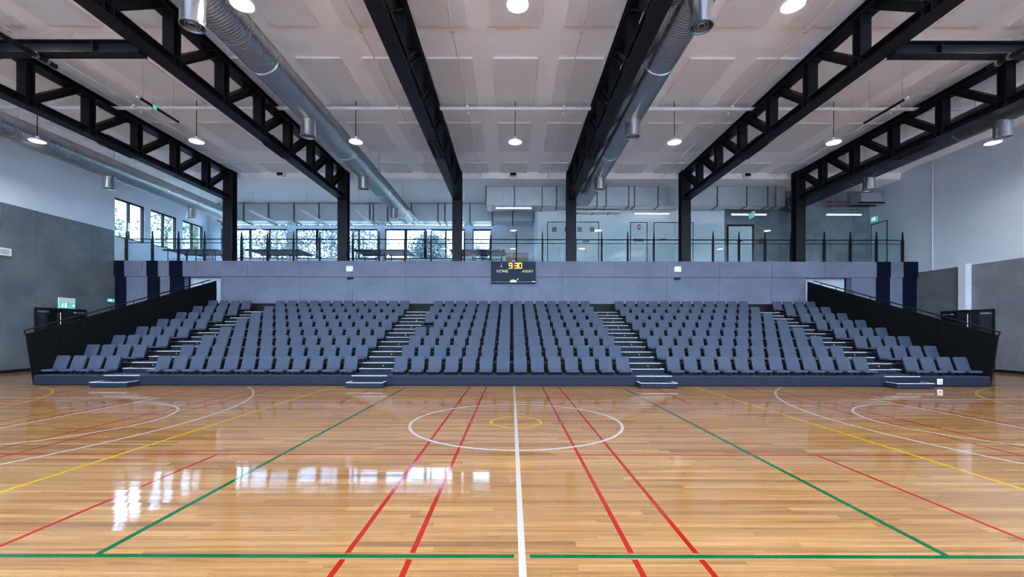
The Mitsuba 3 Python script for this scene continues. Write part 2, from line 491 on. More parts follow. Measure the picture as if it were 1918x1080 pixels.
nwin = 0
for i, (a, b) in enumerate(WIN_L):
    nwin += 1
    x0, x1 = XL - 0.16, XL - 0.04
    m = (a + b) / 2
    bars = [bx(x0, x1, a, b, SILL, SILL + 0.05), bx(x0, x1, a, b, HEAD - 0.06, HEAD), bx(x0, x1, a, a + 0.05, SILL, HEAD), bx(x0, x1, b - 0.06, b, SILL, HEAD), bx(x0, x1, m - 0.03, m + 0.03, SILL, HEAD)]
    panes = [bx(XL - 0.10, XL - 0.099, p, q, SILL + 0.05, HEAD - 0.06) for p, q in ((a + 0.05, m - 0.03), (m + 0.03, b - 0.06))]
    panes = [(np.array([[XL - 0.1, p, SILL + 0.05], [XL - 0.1, q, SILL + 0.05], [XL - 0.1, q, HEAD - 0.06], [XL - 0.1, p, HEAD - 0.06]]), np.array([[0, 1, 2], [0, 2, 3]])) for p, q in ((a + 0.05, m - 0.03), (m + 0.03, b - 0.06))]
    window(nwin, bars, panes, f'dark framed two-pane window, {ORD[i]} along the left wall of the mezzanine')
MULL = [[(-15.83, 0.10), (-14.65, 0.07)], [(-11.8, 0.14), (-9.28, 0.10)], [(-6.46, 0.15), (-5.27, 0.17), (-4.05, 0.10)], []]


def quad_y(x0, x1, y, z0, z1):
    return np.array([[x0, y, z0], [x1, y, z0], [x1, y, z1], [x0, y, z1]]), np.array([[0, 1, 2], [0, 2, 3]])


for i, (a, b) in enumerate(WIN_B):
    nwin += 1
    y0, y1 = YB + 0.04, YB + 0.16
    bars = [bx(a, b, y0, y1, SILL, SILL + 0.06), bx(a, b, y0, y1, HEAD - 0.07, HEAD), bx(a, a + 0.05, y0, y1, SILL, HEAD), bx(b - 0.05, b, y0, y1, SILL, HEAD)]
    xs = [a + 0.05]
    for c, w in MULL[i]:
        bars.append(bx(c - w / 2, c + w / 2, y0, y1, SILL, HEAD)); xs += [c - w / 2, c + w / 2]
    xs.append(b - 0.05)
    panes = [quad_y(xs[k], xs[k + 1], YB + 0.1, SILL + 0.06, HEAD - 0.07) for k in range(0, len(xs), 2)]
    window(nwin, bars, panes, f'wide dark framed window, {ORD[i]} from left in the mezzanine back wall')
    nwin += 1
    bars = [bx(a, b, y0, y1, TR0, TR0 + 0.04), bx(a, b, y0, y1, TR1 - 0.04, TR1), bx(a, a + 0.04, y0, y1, TR0, TR1), bx(b - 0.04, b, y0, y1, TR0, TR1)]
    window(nwin, bars, [quad_y(a + 0.04, b - 0.04, YB + 0.1, TR0 + 0.04, TR1 - 0.04)], f'low transom window over the {ORD[i]} back window, below the duct')
for i, (a, b) in enumerate(WIN_N):
    nwin += 1
    y0, y1 = YN - 0.16, YN - 0.04
    bars = [bx(a, b, y0, y1, 2.6, 2.66), bx(a, b, y0, y1, 8.54, 8.6), bx(a, a + 0.05, y0, y1, 2.6, 8.6), bx(b - 0.05, b, y0, y1, 2.6, 8.6)]
    window(nwin, bars, [quad_y(a + 0.05, b - 0.05, YN - 0.1, 2.66, 8.54)], f'tall window in the near wall behind the camera, {ORD[i]} from left')

# ceiling panels
for j in range(5):
    y0 = 19.75 - 3.8 * j
    y1 = min(y0 + 2.5, 21.0)
    for k in range(-9, 10):
        x = 0.02 + 1.82 * k
        part('ceiling', 'acoustic_panel', cbox(x - 0.62, x + 0.62, y0, y1, ZC - 0.05, ZC, 0.004), 'mat_ceiling_panel')

# mezzanine rooms on the right
struct('wall_white_room', cat(bx(1.24, 10.84, 22.55, 22.75, ZM, ZMC), bx(1.24, 1.4, 22.75, YB, ZM, ZMC)), 'mat_room_wall', label='white wall of the plant room on the mezzanine')
struct('wall_grey_room', bx(10.84, XR, 22.85, 23.05, ZM, ZMC), 'mat_concrete_room', label='grey concrete wall at the right end of the mezzanine')
for i, x in enumerate((11.3, 12.55, 13.9, 15.2, 16.5, 17.7)):
    if i == 0:
        continue
    part('wall_grey_room', 'joint_strip', bx(x - 0.008, x + 0.008, 22.842, 22.85, ZM, ZMC), 'mat_vent')


def px_x(px, y):
    return (px - 958.3) * y / 823 - 0.075


def pz(py, y):
    return 1.575 + (618 - py) * y / 823


YD = 22.55


def door(n, x0, x1, head, y, leaves, label, framed='mat_dark_frame', fw=0.03, leaf='mat_door'):
    key = f'door_{n}'
    tag(key, label, kind='structure')
    part(key, 'frame', cat(bx(x0 - fw, x0, y - 0.03, y, ZM, head + fw), bx(x1, x1 + fw, y - 0.03, y, ZM, head + fw), bx(x0, x1, y - 0.03, y, head, head + fw)), framed)
    w = (x1 - x0) / leaves
    ks = []
    for i in range(leaves):
        ks.append(part(key, 'leaf', cbox(x0 + i * w + 0.004, x0 + (i + 1) * w - 0.004, y - 0.022, y, ZM + 0.01, head - 0.005, 0.003), leaf))
    return key, ks


k, lv = door(1, 1.78, 4.37, 7.10, YD, 4, 'white four-leaf cupboard doors with dark vents, behind the fourth column')
for i, l in enumerate(lv):
    w = (4.37 - 1.78) / 4
    x = 1.78 + (i + 0.5) * w
    for z in (6.62, 4.80):
        part(l, 'vent', bx(x - 0.12, x + 0.12, YD - 0.028, YD - 0.022, z, z + 0.24), 'mat_vent', label='dark square vent')
    hx = 1.78 + (i + (0.9 if i % 2 == 0 else 0.1)) * w
    part(l, 'handle', tube((hx, YD - 0.06, 5.45), (hx, YD - 0.06, 5.75), 0.012, 8), 'mat_chrome')
part(k, 'sign', bx(3.55, 3.9, YD - 0.03, YD - 0.022, 6.08, 6.18), 'mat_vent')
k, lv = door(2, px_x(1181, YD), px_x(1211, YD), 7.09, YD, 1, 'narrow white door with a fire sign, between the fourth and fifth columns')
s = part(lv[0], 'sign', bx(px_x(1193.5, YD), px_x(1199, YD), YD - 0.028, YD - 0.022, pz(429, YD), pz(420.5, YD)), 'mat_red', label='dark red rectangular sign')
part(lv[0], 'sign_inset', bx(px_x(1195, YD), px_x(1197.6, YD), YD - 0.031, YD - 0.028, pz(427, YD), pz(422.5, YD)), 'mat_white')
part(lv[0], 'plate', bx(px_x(1187, YD), px_x(1205, YD), YD - 0.03, YD - 0.022, pz(452, YD), pz(446, YD)), 'mat_vent')
part(lv[0], 'handle', tube((px_x(1209, YD), YD - 0.06, 5.65), (px_x(1209, YD), YD - 0.06, 5.85), 0.015, 8), 'mat_chrome')
k, lv = door(3, px_x(1225, YD), px_x(1297, YD), 7.09, YD, 2, 'wide white double door behind the fifth column')
part(lv[0], 'sign', bx(px_x(1236, YD), px_x(1249, YD), YD - 0.028, YD - 0.022, pz(449.5, YD), pz(446, YD)), 'mat_vent')
part(lv[0], 'handle', tube((px_x(1258, YD), YD - 0.06, 5.5), (px_x(1258, YD), YD - 0.06, 5.8), 0.015, 8), 'mat_chrome')
YG = 22.85
k, lv = door(4, px_x(1364, YG), px_x(1408, YG), pz(423, YG), YG, 1, 'pale door in a dark frame on the grey mezzanine wall', fw=0.09)
part(lv[0], 'plate', bx(px_x(1380, YG), px_x(1389, YG), YG - 0.03, YG - 0.022, pz(452, YG), pz(449.5, YG)), 'mat_dark_frame')
part(lv[0], 'handle', tube((px_x(1404, YG), YG - 0.06, pz(473, YG)), (px_x(1407, YG), YG - 0.06, pz(473, YG)), 0.012, 8), 'mat_chrome')
# side door on the right wall
tag('door_5', 'pale door in a thin dark frame at the far end of the right wall', kind='structure')
part('door_5', 'frame', cat(bx(XR - 0.03, XR, 21.75, 21.79, ZM, 7.06), bx(XR - 0.03, XR, 22.70, 22.74, ZM, 7.06), bx(XR - 0.03, XR, 21.75, 22.74, 7.02, 7.06)), 'mat_dark_frame')
part('door_5', 'leaf', cbox(XR - 0.02, XR, 21.79, 22.70, ZM + 0.01, 7.02, 0.003), 'mat_white_wall')
part('door_5', 'handle', tube((XR - 0.07, 21.88, 5.75), (XR - 0.07, 22.0, 5.75), 0.012, 8), 'mat_chrome')

# floor-level doors in the side walls
def side_door(n, s, y0, y1, head, label):
    key = f'door_{n}'
    tag(key, label, kind='structure')
    X = XL if s < 0 else XR
    def b(d0, d1, *r):
        a, c = (X + d0, X + d1) if s < 0 else (X - d1, X - d0)
        return bx(a, c, *r)
    part(key, 'frame', cat(b(0.03, 0.10, y0 - 0.06, y0, 0, head + 0.06), b(0.03, 0.10, y1, y1 + 0.06, 0, head + 0.06), b(0.03, 0.10, y0, y1, head, head + 0.06)), 'mat_black')
    m = (y0 + y1) / 2
    for a, c in ((y0, m), (m, y1)):
        l = part(key, 'leaf', b(0.032, 0.07, a + 0.005, c - 0.005, 0.02, head - 0.005), 'mat_black_glass', label='black glazed door leaf')
        o = c - 0.55 if a == y0 else a + 0.08
        o = a + 0.05 if a == y0 else c - 0.42
        part(l, 'closer', b(0.07, 0.13, o, o + 0.36, head - 0.13, head - 0.06), 'mat_chrome', label='silver door closer')
    hx = X + (0.12 if s < 0 else -0.12)
    part(key, 'handle', tube((hx, m - 0.1, 1.0), (hx, m - 0.1, 2.25), 0.018, 10), 'mat_chrome', label='long vertical pull handle')


side_door(6, -1, 16.78, 18.66, 2.36, 'black double door in the left wall beside the seating')
side_door(7, 1, 16.93, 18.9, 2.36, 'black double door in the right wall beside the seating')

# white boxed column and conduit on the right wall
solo('wall_pilaster', cbox(XR - 0.27, XR, 17.75, 18.05, 2.43, 4.3, 0.005), 'mat_white_wall', label='short white boxed pilaster on right wall above the black door', category='pilaster')
c = thing('conduit', 'thin white vertical conduit on the right wall left of pilaster', 'conduit')
part(c, 'pipe', tube((XR - 0.03, 19.4, 4.26), (XR - 0.03, 19.4, ZC), 0.02, 8), 'mat_pipe_white', True)
for z in (5.0, 6.2, 7.4, 8.6):
    part(c, 'clip', bx(XR - 0.055, XR, 19.365, 19.435, z, z + 0.04), 'mat_pipe_white')

# ------------------------------------------------------------------ steel: columns and trusses
ZT0, ZT1 = 7.52, 8.86
SIDE = ['first', 'second', 'third', 'fourth', 'fifth', 'sixth']
POSTS = [20.44 - 1.735 * k for k in range(1, 14)]
for i, x in enumerate(TX):
    c = thing('steel_column', f'black steel column on the mezzanine edge, {SIDE[i]} from left', 'column', 'columns along the mezzanine edge')
    part(c, 'shaft', ibeam((x, YF + 0.2, ZM), (x, YF + 0.2, ZT1), 0.40, 0.42, 0.03, 0.025, up=(0, 1, 0)), 'mat_steel')
    part(c, 'base_plate', cbox(x - 0.25, x + 0.25, YF + 0.005, YF + 0.45, ZM, ZM + 0.03), 'mat_steel')
    part(c, 'cap_plate', cbox(x - 0.22, x + 0.22, YF - 0.01, YF + 0.42, ZT1, ZT1 + 0.03), 'mat_steel')
    t = thing('roof_truss', f'black steel roof truss running to the {SIDE[i]} column from left', 'truss', 'roof trusses')
    yA, yB = YN + 0.05, YF
    hb, ht = 0.22, 0.17
    zb, zt = ZT0 + hb / 2, ZT1 - ht / 2
    part(t, 'bottom_chord', ibeam((x, yA, zb), (x, yB, zb), hb, 0.34, 0.018), 'mat_steel')
    part(t, 'top_chord', ibeam((x, yA, zt), (x, yB, zt), ht, 0.38, 0.018), 'mat_steel')
    z0, z1 = ZT0 + hb, ZT1 - ht
    ys = POSTS
    for k, y in enumerate(ys):
        part(t, 'post', ibeam((x, y, z0), (x, y, z1), 0.24, 0.25, 0.016, up=(0, 1, 0)), 'mat_steel')
        for dy in (-0.11, 0.095):
            part(t, 'stiffener', bx(x - 0.165, x + 0.165, y + dy, y + dy + 0.015, ZT0 + 0.018, z0 - 0.018), 'mat_steel')
        yn = ys[k - 1] if k else YF + 0.0
        # brace from the foot of this post to the head of the next post away from the camera
        part(t, 'brace', ibeam((x, y + 0.02, z0 - 0.04), (x, y + 1.345, z1 + 0.04), 0.19, 0.25, 0.014), 'mat_steel')
    # bolted splice
    for nm, zz, d in (('splice_plate', ZT0 - 0.022, -1), ('splice_plate', ZT0 + hb, 1), ('splice_plate', ZT1 - ht - 0.022, -1)):
        sp = part(t, nm, bx(x - 0.165, x + 0.165, 13.95, 15.2, zz, zz + 0.022), 'mat_steel')
        bolts = []
        for bxx in (-0.135, -0.075, 0.075, 0.135):
            for q in range(14):
                yy = 14.02 + q * 0.085
                zc = zz if d < 0 else zz + 0.022
                bolts.append(tube((x + bxx, yy, zc), (x + bxx, yy, zc + d * 0.035), 0.018, 6))
        part(sp, 'bolt_heads', cat(*bolts), 'mat_black', kind='stuff')

for s, a, b in ((-1, TX[0], TX[1]), (1, TX[4], TX[5])):
    side = 'left' if s < 0 else 'right'
    key = thing('cross_beam', f'black steel cross beam between the two {side}most trusses', 'beam', None)
    y = 9.45
    part(key, 'beam', ibeam((a + 0.17, y, 7.60), (b - 0.17, y, 7.60), 0.27, 0.24, 0.016), 'mat_steel')
    for xx in (a + 0.19, b - 0.19):
        part(key, 'end_plate', bx(xx - 0.012, xx + 0.012, y - 0.12, y + 0.12, 7.46, 7.74), 'mat_steel')
    for q in (0.22, 0.78):
        xx = a + (b - a) * q
        part(key, 'stiffener', bx(xx - 0.008, xx + 0.008, y - 0.115, y + 0.115, 7.48, 7.72), 'mat_steel')
    rx = -10.2 if s < 0 else 10.5
    rl = thing('hoop_tube', f'black round tube clamped under the {side} cross beam', 'tube')
    part(rl, 'tube', tube((rx, 3.0, 7.40), (rx, 9.75, 7.40), 0.055, 16), 'mat_black', 40)
    for yy in (9.34, 9.56):
        part(rl, 'clamp', tube((rx, yy - 0.025, 7.40), (rx, yy + 0.025, 7.40), 0.068, 16), 'mat_chrome', 40, label='silver ring clamp')

# ------------------------------------------------------------------ spiral ducts
def spiral_profile(y0, y1, r, pitch=0.072):
    pr = []
    y = y0
    while y < y1 - pitch:
        pr += [(r, y), (r, y + pitch * 0.60), (r + 0.008, y + pitch * 0.70), (r + 0.008, y + pitch * 0.90)]
        y += pitch
    pr.append((r, y1))
    return pr


ZD, RD = 8.0, 0.39
for i, (x, nm) in enumerate(((-16.12, 'nearest the left wall'), (-5.98, 'beside the second truss from left'), (3.42, 'right of the fourth truss from left'), (14.15, 'right of the rightmost truss'))):
    d = thing('spiral_duct', f'round galvanised spiral duct {nm}', 'duct', 'spiral ducts under the ceiling')
    part(d, 'duct_body', lathe(spiral_profile(YN + 0.1, (24.9, 24.9, 21.45, 22.5)[i], RD), (x, 0, ZD), (0, 1, 0), 36), 'mat_galv' if i < 3 else 'mat_duct_shaded', 50)
    for y in (3.6, 6.6, 10.4, 15.6, 20.0, 23.6)[:6 if i < 2 else 5]:
        part(d, 'coupling', lathe([(RD, y), (RD + 0.016, y), (RD + 0.016, y + 0.06), (RD, y + 0.06)], (x, 0, ZD), (0, 1, 0), 36), 'mat_galv' if i < 3 else 'mat_duct_shaded', 40)
    for y in (1.5, 5.4, 9.3, 13.9, 18.2, 22.0)[:5 if i == 2 else 6]:
        top = ZC if y < 21 else ZMC
        part(d, 'hanger', cat(tube((x - 0.42, y, ZD), (x - 0.42, y, top), 0.008, 6), tube((x + 0.42, y, ZD), (x + 0.42, y, top), 0.008, 6),
                              lathe([(RD + 0.012, -0.02), (RD + 0.012, 0.02)], (x, y, ZD), (0, 1, 0), 32)), 'mat_galv_flat')
    for y in (3.5, 8.12, 12.73, 17.5, 22.0)[:5 if i != 2 else 4]:
        ro = 0.205
        n = part(d, 'outlet', lathe([(ro + 0.03, 7.72), (ro, 7.62), (ro, 7.22), (ro + 0.012, 7.21), (ro + 0.012, 7.17), (ro - 0.012, 7.17), (ro - 0.02, 7.23), (ro - 0.02, 7.5)], (x, y, 0), (0, 0, 1), 28), 'mat_galv', 35)
        part(n, 'diffuser_ring', cat(lathe([(0.14, 7.25), (0.125, 7.19), (0.115, 7.19), (0.13, 7.26)], (x, y, 0), (0, 0, 1), 24), lathe([(0.085, 7.25), (0.07, 7.19), (0.06, 7.19), (0.075, 7.26)], (x, y, 0), (0, 0, 1), 24)), 'mat_galv_flat', 40)
        part(n, 'throat', lathe([(ro - 0.021, 7.36), (0.0, 7.36)], (x, y, 0), (0, 0, 1), 24), 'mat_dark_frame')

# ------------------------------------------------------------------ pendant lights
def disc_down(x, y, z, r, n=28):
    a = np.arange(n) * 2 * np.pi / n
    v = np.vstack([[[x, y, z]], np.stack([x + r * np.cos(a), y + r * np.sin(a), a * 0 + z], 1)])
    i = np.arange(n)
    return v, np.stack([i * 0, (i + 1) % n + 1, i + 1], 1)


ROWS = [(14.4, 'far row'), (8.33, 'middle row'), (2.25, 'near row'), (-3.3, 'row behind the camera')]
for y, rn in ROWS:
    for k in range(-3, 4):
        x = 0.03 + 5.22 * k
        zl = 7.74
        l = thing('pendant_light', f'round white pendant light in the {rn}, {ORD[k + 3]} of seven from left', 'pendant light', 'round pendant lights')
        part(l, 'cord', tube((x, y, zl + 0.16), (x, y, ZC - 0.03), 0.012, 6), 'mat_black')
        part(l, 'ceiling_rose', lathe([(0, ZC), (0.045, ZC), (0.045, ZC - 0.03), (0.0, ZC - 0.05)], (x, y, 0), (0, 0, 1), 12), 'mat_white')
        part(l, 'housing', lathe([(0.0, zl + 0.165), (0.04, zl + 0.16), (0.06, zl + 0.07), (0.19, zl + 0.045), (0.215, zl + 0.025), (0.215, zl - 0.012), (0.203, zl - 0.012), (0.203, zl)], (x, y, 0), (0, 0, 1), 28), 'mat_white', 40)
        part(l, 'lens', disc_down(x, y, zl - 0.002, 0.203), 'mat_white', label='glowing round lens', emitter=emit((0.97, 0.985, 1.0), LAMP))

# ------------------------------------------------------------------ sprinkler pipes
mp = thing('main_pipe', 'thick white pipe crossing under the ceiling through all trusses', 'pipe')
part(mp, 'pipe', tube((XL, 14.3, 8.78), (XR, 14.3, 8.78), 0.055, 12), 'mat_pipe_white', 40)
for k, x in enumerate(np.arange(-17, 18.5, 1.75)):
    part(mp, 'hanger', cat(tube((x, 14.3, 8.83), (x, 14.3, ZC), 0.006, 6), lathe([(0.062, -0.015), (0.062, 0.015)], (x, 14.3, 8.78), (1, 0, 0), 14)), 'mat_galv_flat')
for i, x in enumerate((-12.3, -3.76, -1.52, 1.62, 7.05, 12.4)):
    b = thing('branch_pipe', f'thin white sprinkler pipe running away under the ceiling, {ORD[i]} from left', 'pipe', 'thin sprinkler pipes')
    part(b, 'pipe', tube((x, 1.0, 8.85), (x, 20.9, 8.85), 0.021, 8), 'mat_pipe_white', 50)
    part(b, 'tee', cat(tube((x, 14.18, 8.80), (x, 14.46, 8.80), 0.045, 10), tube((x, 14.46, 8.83), (x, 14.46, 8.66), 0.03, 8)), 'mat_pipe_white', 40)
    for y in (4.0, 7.5, 10.7, 13.2, 16.4, 19.0):
        part(b, 'hanger', cat(tube((x, y, 8.86), (x, y, ZC), 0.005, 6), bx(x - 0.05, x + 0.05, y - 0.012, y + 0.012, 8.815, 8.83)), 'mat_galv_flat')

# slim suspended rails with indicator
for s, x in ((-1, -10.2), (1, 10.62)):
    side = 'left' if s < 0 else 'right'
    r = thing('suspended_rail', f'slim dark suspended rail under the {side} part of the ceiling', 'rail')
    part(r, 'rail', cbox(x - 0.02, x + 0.02, 11.95, 13.35, 7.84, 7.90, 0.004), 'mat_dark_frame')
    for y in (12.05, 13.15):
        part(r, 'rod', tube((x, y, 7.9), (x, y, ZC), 0.008, 6), 'mat_galv_flat')
    part(r, 'junction_box', cbox(x - 0.03, x + 0.03, 11.85, 11.95, 7.84, 7.90, 0.008), 'mat_white')
    if s < 0:
        part(r, 'indicator', cbox(x + 0.02, x + 0.05, 12.36, 12.47, 7.80, 7.90, 0.006), 'mat_sign_green', label='green glowing indicator', emitter=emit((0.05, 0.6, 0.38), 0.10))

# ------------------------------------------------------------------ mezzanine services
d = thing('rectangular_duct', 'long flat-sided duct along the back of the left mezzanine', 'duct')
part(d, 'duct_body', cbox(-16.9, 1.1, 24.95, 25.85, 7.76, 8.72, 0.01), 'mat_galv_flat')
for px in (409, 456.3, 503, 550.6, 597.5, 648, 692.5, 699, 726, 770, 820, 833, 880, 922, 960):
    x = px_x(px, 24.95)
    part(d, 'flange', cat(bx(x - 0.035, x + 0.035, 24.90, 25.9, 7.71, 7.76), bx(x - 0.035, x + 0.035, 24.90, 24.95, 7.71, 8.77)), 'mat_duct_joint')
d = thing('rectangular_duct', 'flat-sided duct over the mezzanine doors, from centre to right', 'duct')
part(d, 'duct_body', cat(cbox(-1.37, 2.15, 21.5, 22.5, 7.66, 8.60, 0.01), cbox(2.15, 13.3, 21.5, 22.1, 7.66, 8.60, 0.01)), 'mat_galv_flat')
for px in (910, 963, 1015, 1042, 1118, 1135, 1177, 1188, 1232, 1290, 1343, 1398, 1437, 1452):
    x = px_x(px, 21.5)
    yb = 22.5 if x < 2.1 else 22.1
    part(d, 'flange', cat(bx(x - 0.025, x + 0.025, 21.46, yb, 7.62, 7.66), bx(x - 0.025, x + 0.025, 21.46, 21.5, 7.62, 8.63)), 'mat_duct_joint')
d = thing('rectangular_duct', 'lower flat duct under the plant room ceiling, behind the fourth column', 'duct')
part(d, 'duct_body', cbox(px_x(1062, 22.2), px_x(1160, 22.2), 22.12, 22.5, 7.50, 7.62, 0.01), 'mat_galv_flat')
for px in (1080, 1110, 1140):
    x = px_x(px, 22.1)
    part(d, 'flange', bx(x - 0.02, x + 0.02, 22.09, 22.5, 7.47, 7.50), 'mat_duct_joint')

for i, x in enumerate((-15.7, -13.1, -10.45, -7.83, -5.2, -2.57)):
    b = thing('batten_light', f'white tube batten running away over the left mezzanine, {ORD[i]} from left', 'batten light', 'battens over the left mezzanine')
    part(b, 'body', cbox(x - 0.06, x + 0.06, 21.8, 24.2, 7.47, 7.52, 0.01), 'mat_white')
    part(b, 'diffuser', tube((x, 21.8, 7.46), (x, 24.2, 7.46), 0.045, 12), 'mat_white', 40)
    for y in (22.2, 23.8):
        part(b, 'rod', tube((x, y, 7.52), (x, y, ZMC), 0.006, 6), 'mat_galv_flat')
for i, (a, b_, y, py, lab) in enumerate(((928, 995.6, 21.3, 388.5, 'below the centre duct'), (1189, 1254, 22.3, 398.6, 'over the white doors'), (1371, 1436, 22.3, 400, 'over the dark framed door'), (1549.5, 1614, 22.3, 400, 'at the right end of the mezzanine'))):
    x0, x1, z = px_x(a, y), px_x(b_, y), pz(py, y)
    b = thing('batten_light', f'horizontal white tube batten {lab}', 'batten light', None)
    part(b, 'body', cbox(x0, x1, y, y + 0.1, z, z + 0.05, 0.01), 'mat_white')
    part(b, 'diffuser', tube((x0, y + 0.05, z - 0.01), (x1, y + 0.05, z - 0.01), 0.05, 12), 'mat_white', 40, emitter=emit((0.9, 0.95, 1.0), 0.09))
    for q in (0.2, 0.8):
        xx = x0 + (x1 - x0) * q
        part(b, 'rod', tube((xx, y + 0.05, z + 0.05), (xx, y + 0.05, ZMC), 0.006, 6), 'mat_galv_flat')

p = thing('pipe_rack', 'reddish brown pipes across the right end of the mezzanine', 'pipes')
for z, r in ((pz(376.5, 22.4), 0.035), (pz(384, 22.4), 0.035)):
    part(p, 'pipe', tube((px_x(1549, 22.4), 22.4, z), (px_x(1626, 22.4), 22.4, z), r, 10), 'mat_pipe_brown', 40)
part(p, 'tray', bx(px_x(1549, 22.5), px_x(1626, 22.5), 22.48, 22.7, pz(389, 22.5), pz(387.5, 22.5)), 'mat_galv_flat')
for px in (1552, 1585, 1618):
    x = px_x(px, 22.4)
    part(p, 'hanger', tube((x, 22.4, pz(376, 22.4)), (x, 22.4, ZMC), 0.008, 6), 'mat_galv_flat')
u = thing('air_unit', 'silver boxed air unit near ceiling at the right end of the mezzanine', 'air unit')
part(u, 'casing', cbox(17.2, 18.2, 21.7, 22.4, 7.95, 8.4, 0.03), 'mat_galv_flat')
part(u, 'spigot', tube((18.2, 22.0, 8.18), (18.45, 22.0, 8.18), 0.16, 18), 'mat_galv', 40)
part(u, 'bracket', cat(bx(17.1, 18.4, 21.75, 21.8, 7.89, 7.95), bx(17.1, 18.4, 22.3, 22.35, 7.89, 7.95)), 'mat_dark_frame')
part(u, 'rod', cat(*[tube((a, b, 7.9), (a, b, ZMC), 0.01, 6) for a in (17.15, 18.3) for b in (21.78, 22.32)]), 'mat_galv_flat')
h = thing('hose_reel', 'red fire hose reel on the grey mezzanine wall', 'hose reel')
part(h, 'drum', lathe([(0, -0.1), (0.11, -0.1), (0.11, -0.06), (0.07, -0.06), (0.07, 0.0), (0.11, 0.0), (0.11, 0.04), (0, 0.04)], (px_x(1426, 22.7), 22.72, pz(449.5, 22.7)), (0, 1, 0), 20), 'mat_red', 40)
part(h, 'bracket', bx(px_x(1424.5, 22.8), px_x(1427.5, 22.8), 22.76, 22.85, pz(454, 22.8), pz(445, 22.8)), 'mat_dark_frame')

# balustrade
YR = 20.72
bays = [[TX[i] - 5.25 if i == 0 else None for i in range(1)]]
rl = thing('balustrade', 'glass balustrade with dark posts along the mezzanine edge', 'balustrade')
BS = 1.228
starts = [TX[0] - 0.24 - 4 * BS] + [x + 0.28 for x in TX]
for i, x0 in enumerate(starts):
    n = 4
    for k in range(n + 1):
        x = x0 + k * BS
        if x > XR - 0.03 or x < XL + 0.03:
            continue
        v, f = bx(x - 0.035, x + 0.035, YR - 0.05, YR + 0.05, ZM, 5.86)
        v2, f2 = bx(x - 0.030, x + 0.030, YR - 0.035, YR + 0.035, 5.86, 6.23)
        v2 = v2.copy(); top = v2[:, 2] > 6.2; v2[top, 0] = x + (v2[top, 0] - x) * 0.45; v2[top, 1] = YR + (v2[top, 1] - YR) * 0.5
        part(rl, 'post', cat((v, f), (v2, f2)), 'mat_dark_frame')
        if k < n:
            xe = min(x + BS, XR - 0.02)
            part(rl, 'glass_pane', quad_y(x + 0.012, xe - 0.012, YR + 0.06, ZM + 0.04, 6.61), 'mat_glass', label='tall clear glass pane')
    a, b = max(x0, XL), min(x0 + n * BS, XR)
    for z, r in ((5.826, 0.024), (5.65, 0.016)):
        part(rl, 'rail', tube((a, YR - 0.07, z), (b, YR - 0.07, z), r, 10), 'mat_dark_frame', 40)

# table tennis tables
for i, x0 in enumerate((-17.1, -13.1, -7.86, -3.12)):
    t = thing('table_tennis_table', f'dark table tennis table on the mezzanine, {ORD[i]} from left', 'table', 'table tennis tables behind the glass')
    y0, y1, z = 21.35, 22.87, 5.49
    for q in (0, 1):
        a = x0 + q * 1.372
        tt = part(t, 'tabletop', cbox(a + 0.01, a + 1.362, y0, y1, z - 0.03, z, 0.004), 'mat_table')
        part(tt, 'apron', cat(bx(a + 0.04, a + 1.33, y0 + 0.04, y0 + 0.07, z - 0.08, z - 0.03), bx(a + 0.04, a + 1.33, y1 - 0.07, y1 - 0.04, z - 0.08, z - 0.03)), 'mat_dark_frame')
        for lx in (a + 0.2, a + 1.15):
            for ly in (y0 + 0.15, y1 - 0.15):
                part(t, 'leg', tube((lx, ly, ZM), (lx, ly, z - 0.04), 0.02, 8), 'mat_dark_frame')
        part(t, 'stretcher', cat(*[tube((a + 0.2, ly, ZM + zz), (a + 1.15, ly, ZM + zz), 0.013, 8) for ly in (y0 + 0.15, y1 - 0.15) for zz in (0.12, 0.30)]), 'mat_dark_frame')
    part(t, 'net', bx(x0 + 1.362, x0 + 1.382, y0 - 0.1, y1 + 0.1, z, z + 0.02), 'mat_black')
c = thing('low_cabinet', 'low brown cabinet behind the glass above the scoreboard', 'cabinet')
part(c, 'body', cbox(-0.36, 0.72, 21.5, 22.0, ZM + 0.04, 5.32, 0.01), 'mat_wood_box')
part(c, 'top', cbox(-0.38, 0.74, 21.48, 22.02, 5.32, 5.35, 0.006), 'mat_dark_frame')
part(c, 'plinth', bx(-0.33, 0.69, 21.53, 22.0, ZM, ZM + 0.04), 'mat_black')

# dark devices on the bulkhead strip
for i, px in enumerate((526, 961, 1398)):
    x = px_x(px, 20.9)
    f = thing('sensor_unit', f'small dark boxed unit on the white bulkhead, {ORD[i]} from left', 'sensor', 'small units on the bulkhead strip')
    part(f, 'body', cbox(x - 0.17, x + 0.17, 20.78, 21.02, 8.86, 9.06, 0.015), 'mat_white')
    part(f, 'window', cbox(x - 0.14, x + 0.14, 20.76, 20.79, 8.88, 9.02, 0.008), 'mat_black')
    part(f, 'bracket', bx(x - 0.03, x + 0.03, 20.9, 20.96, 9.06, ZC), 'mat_white')

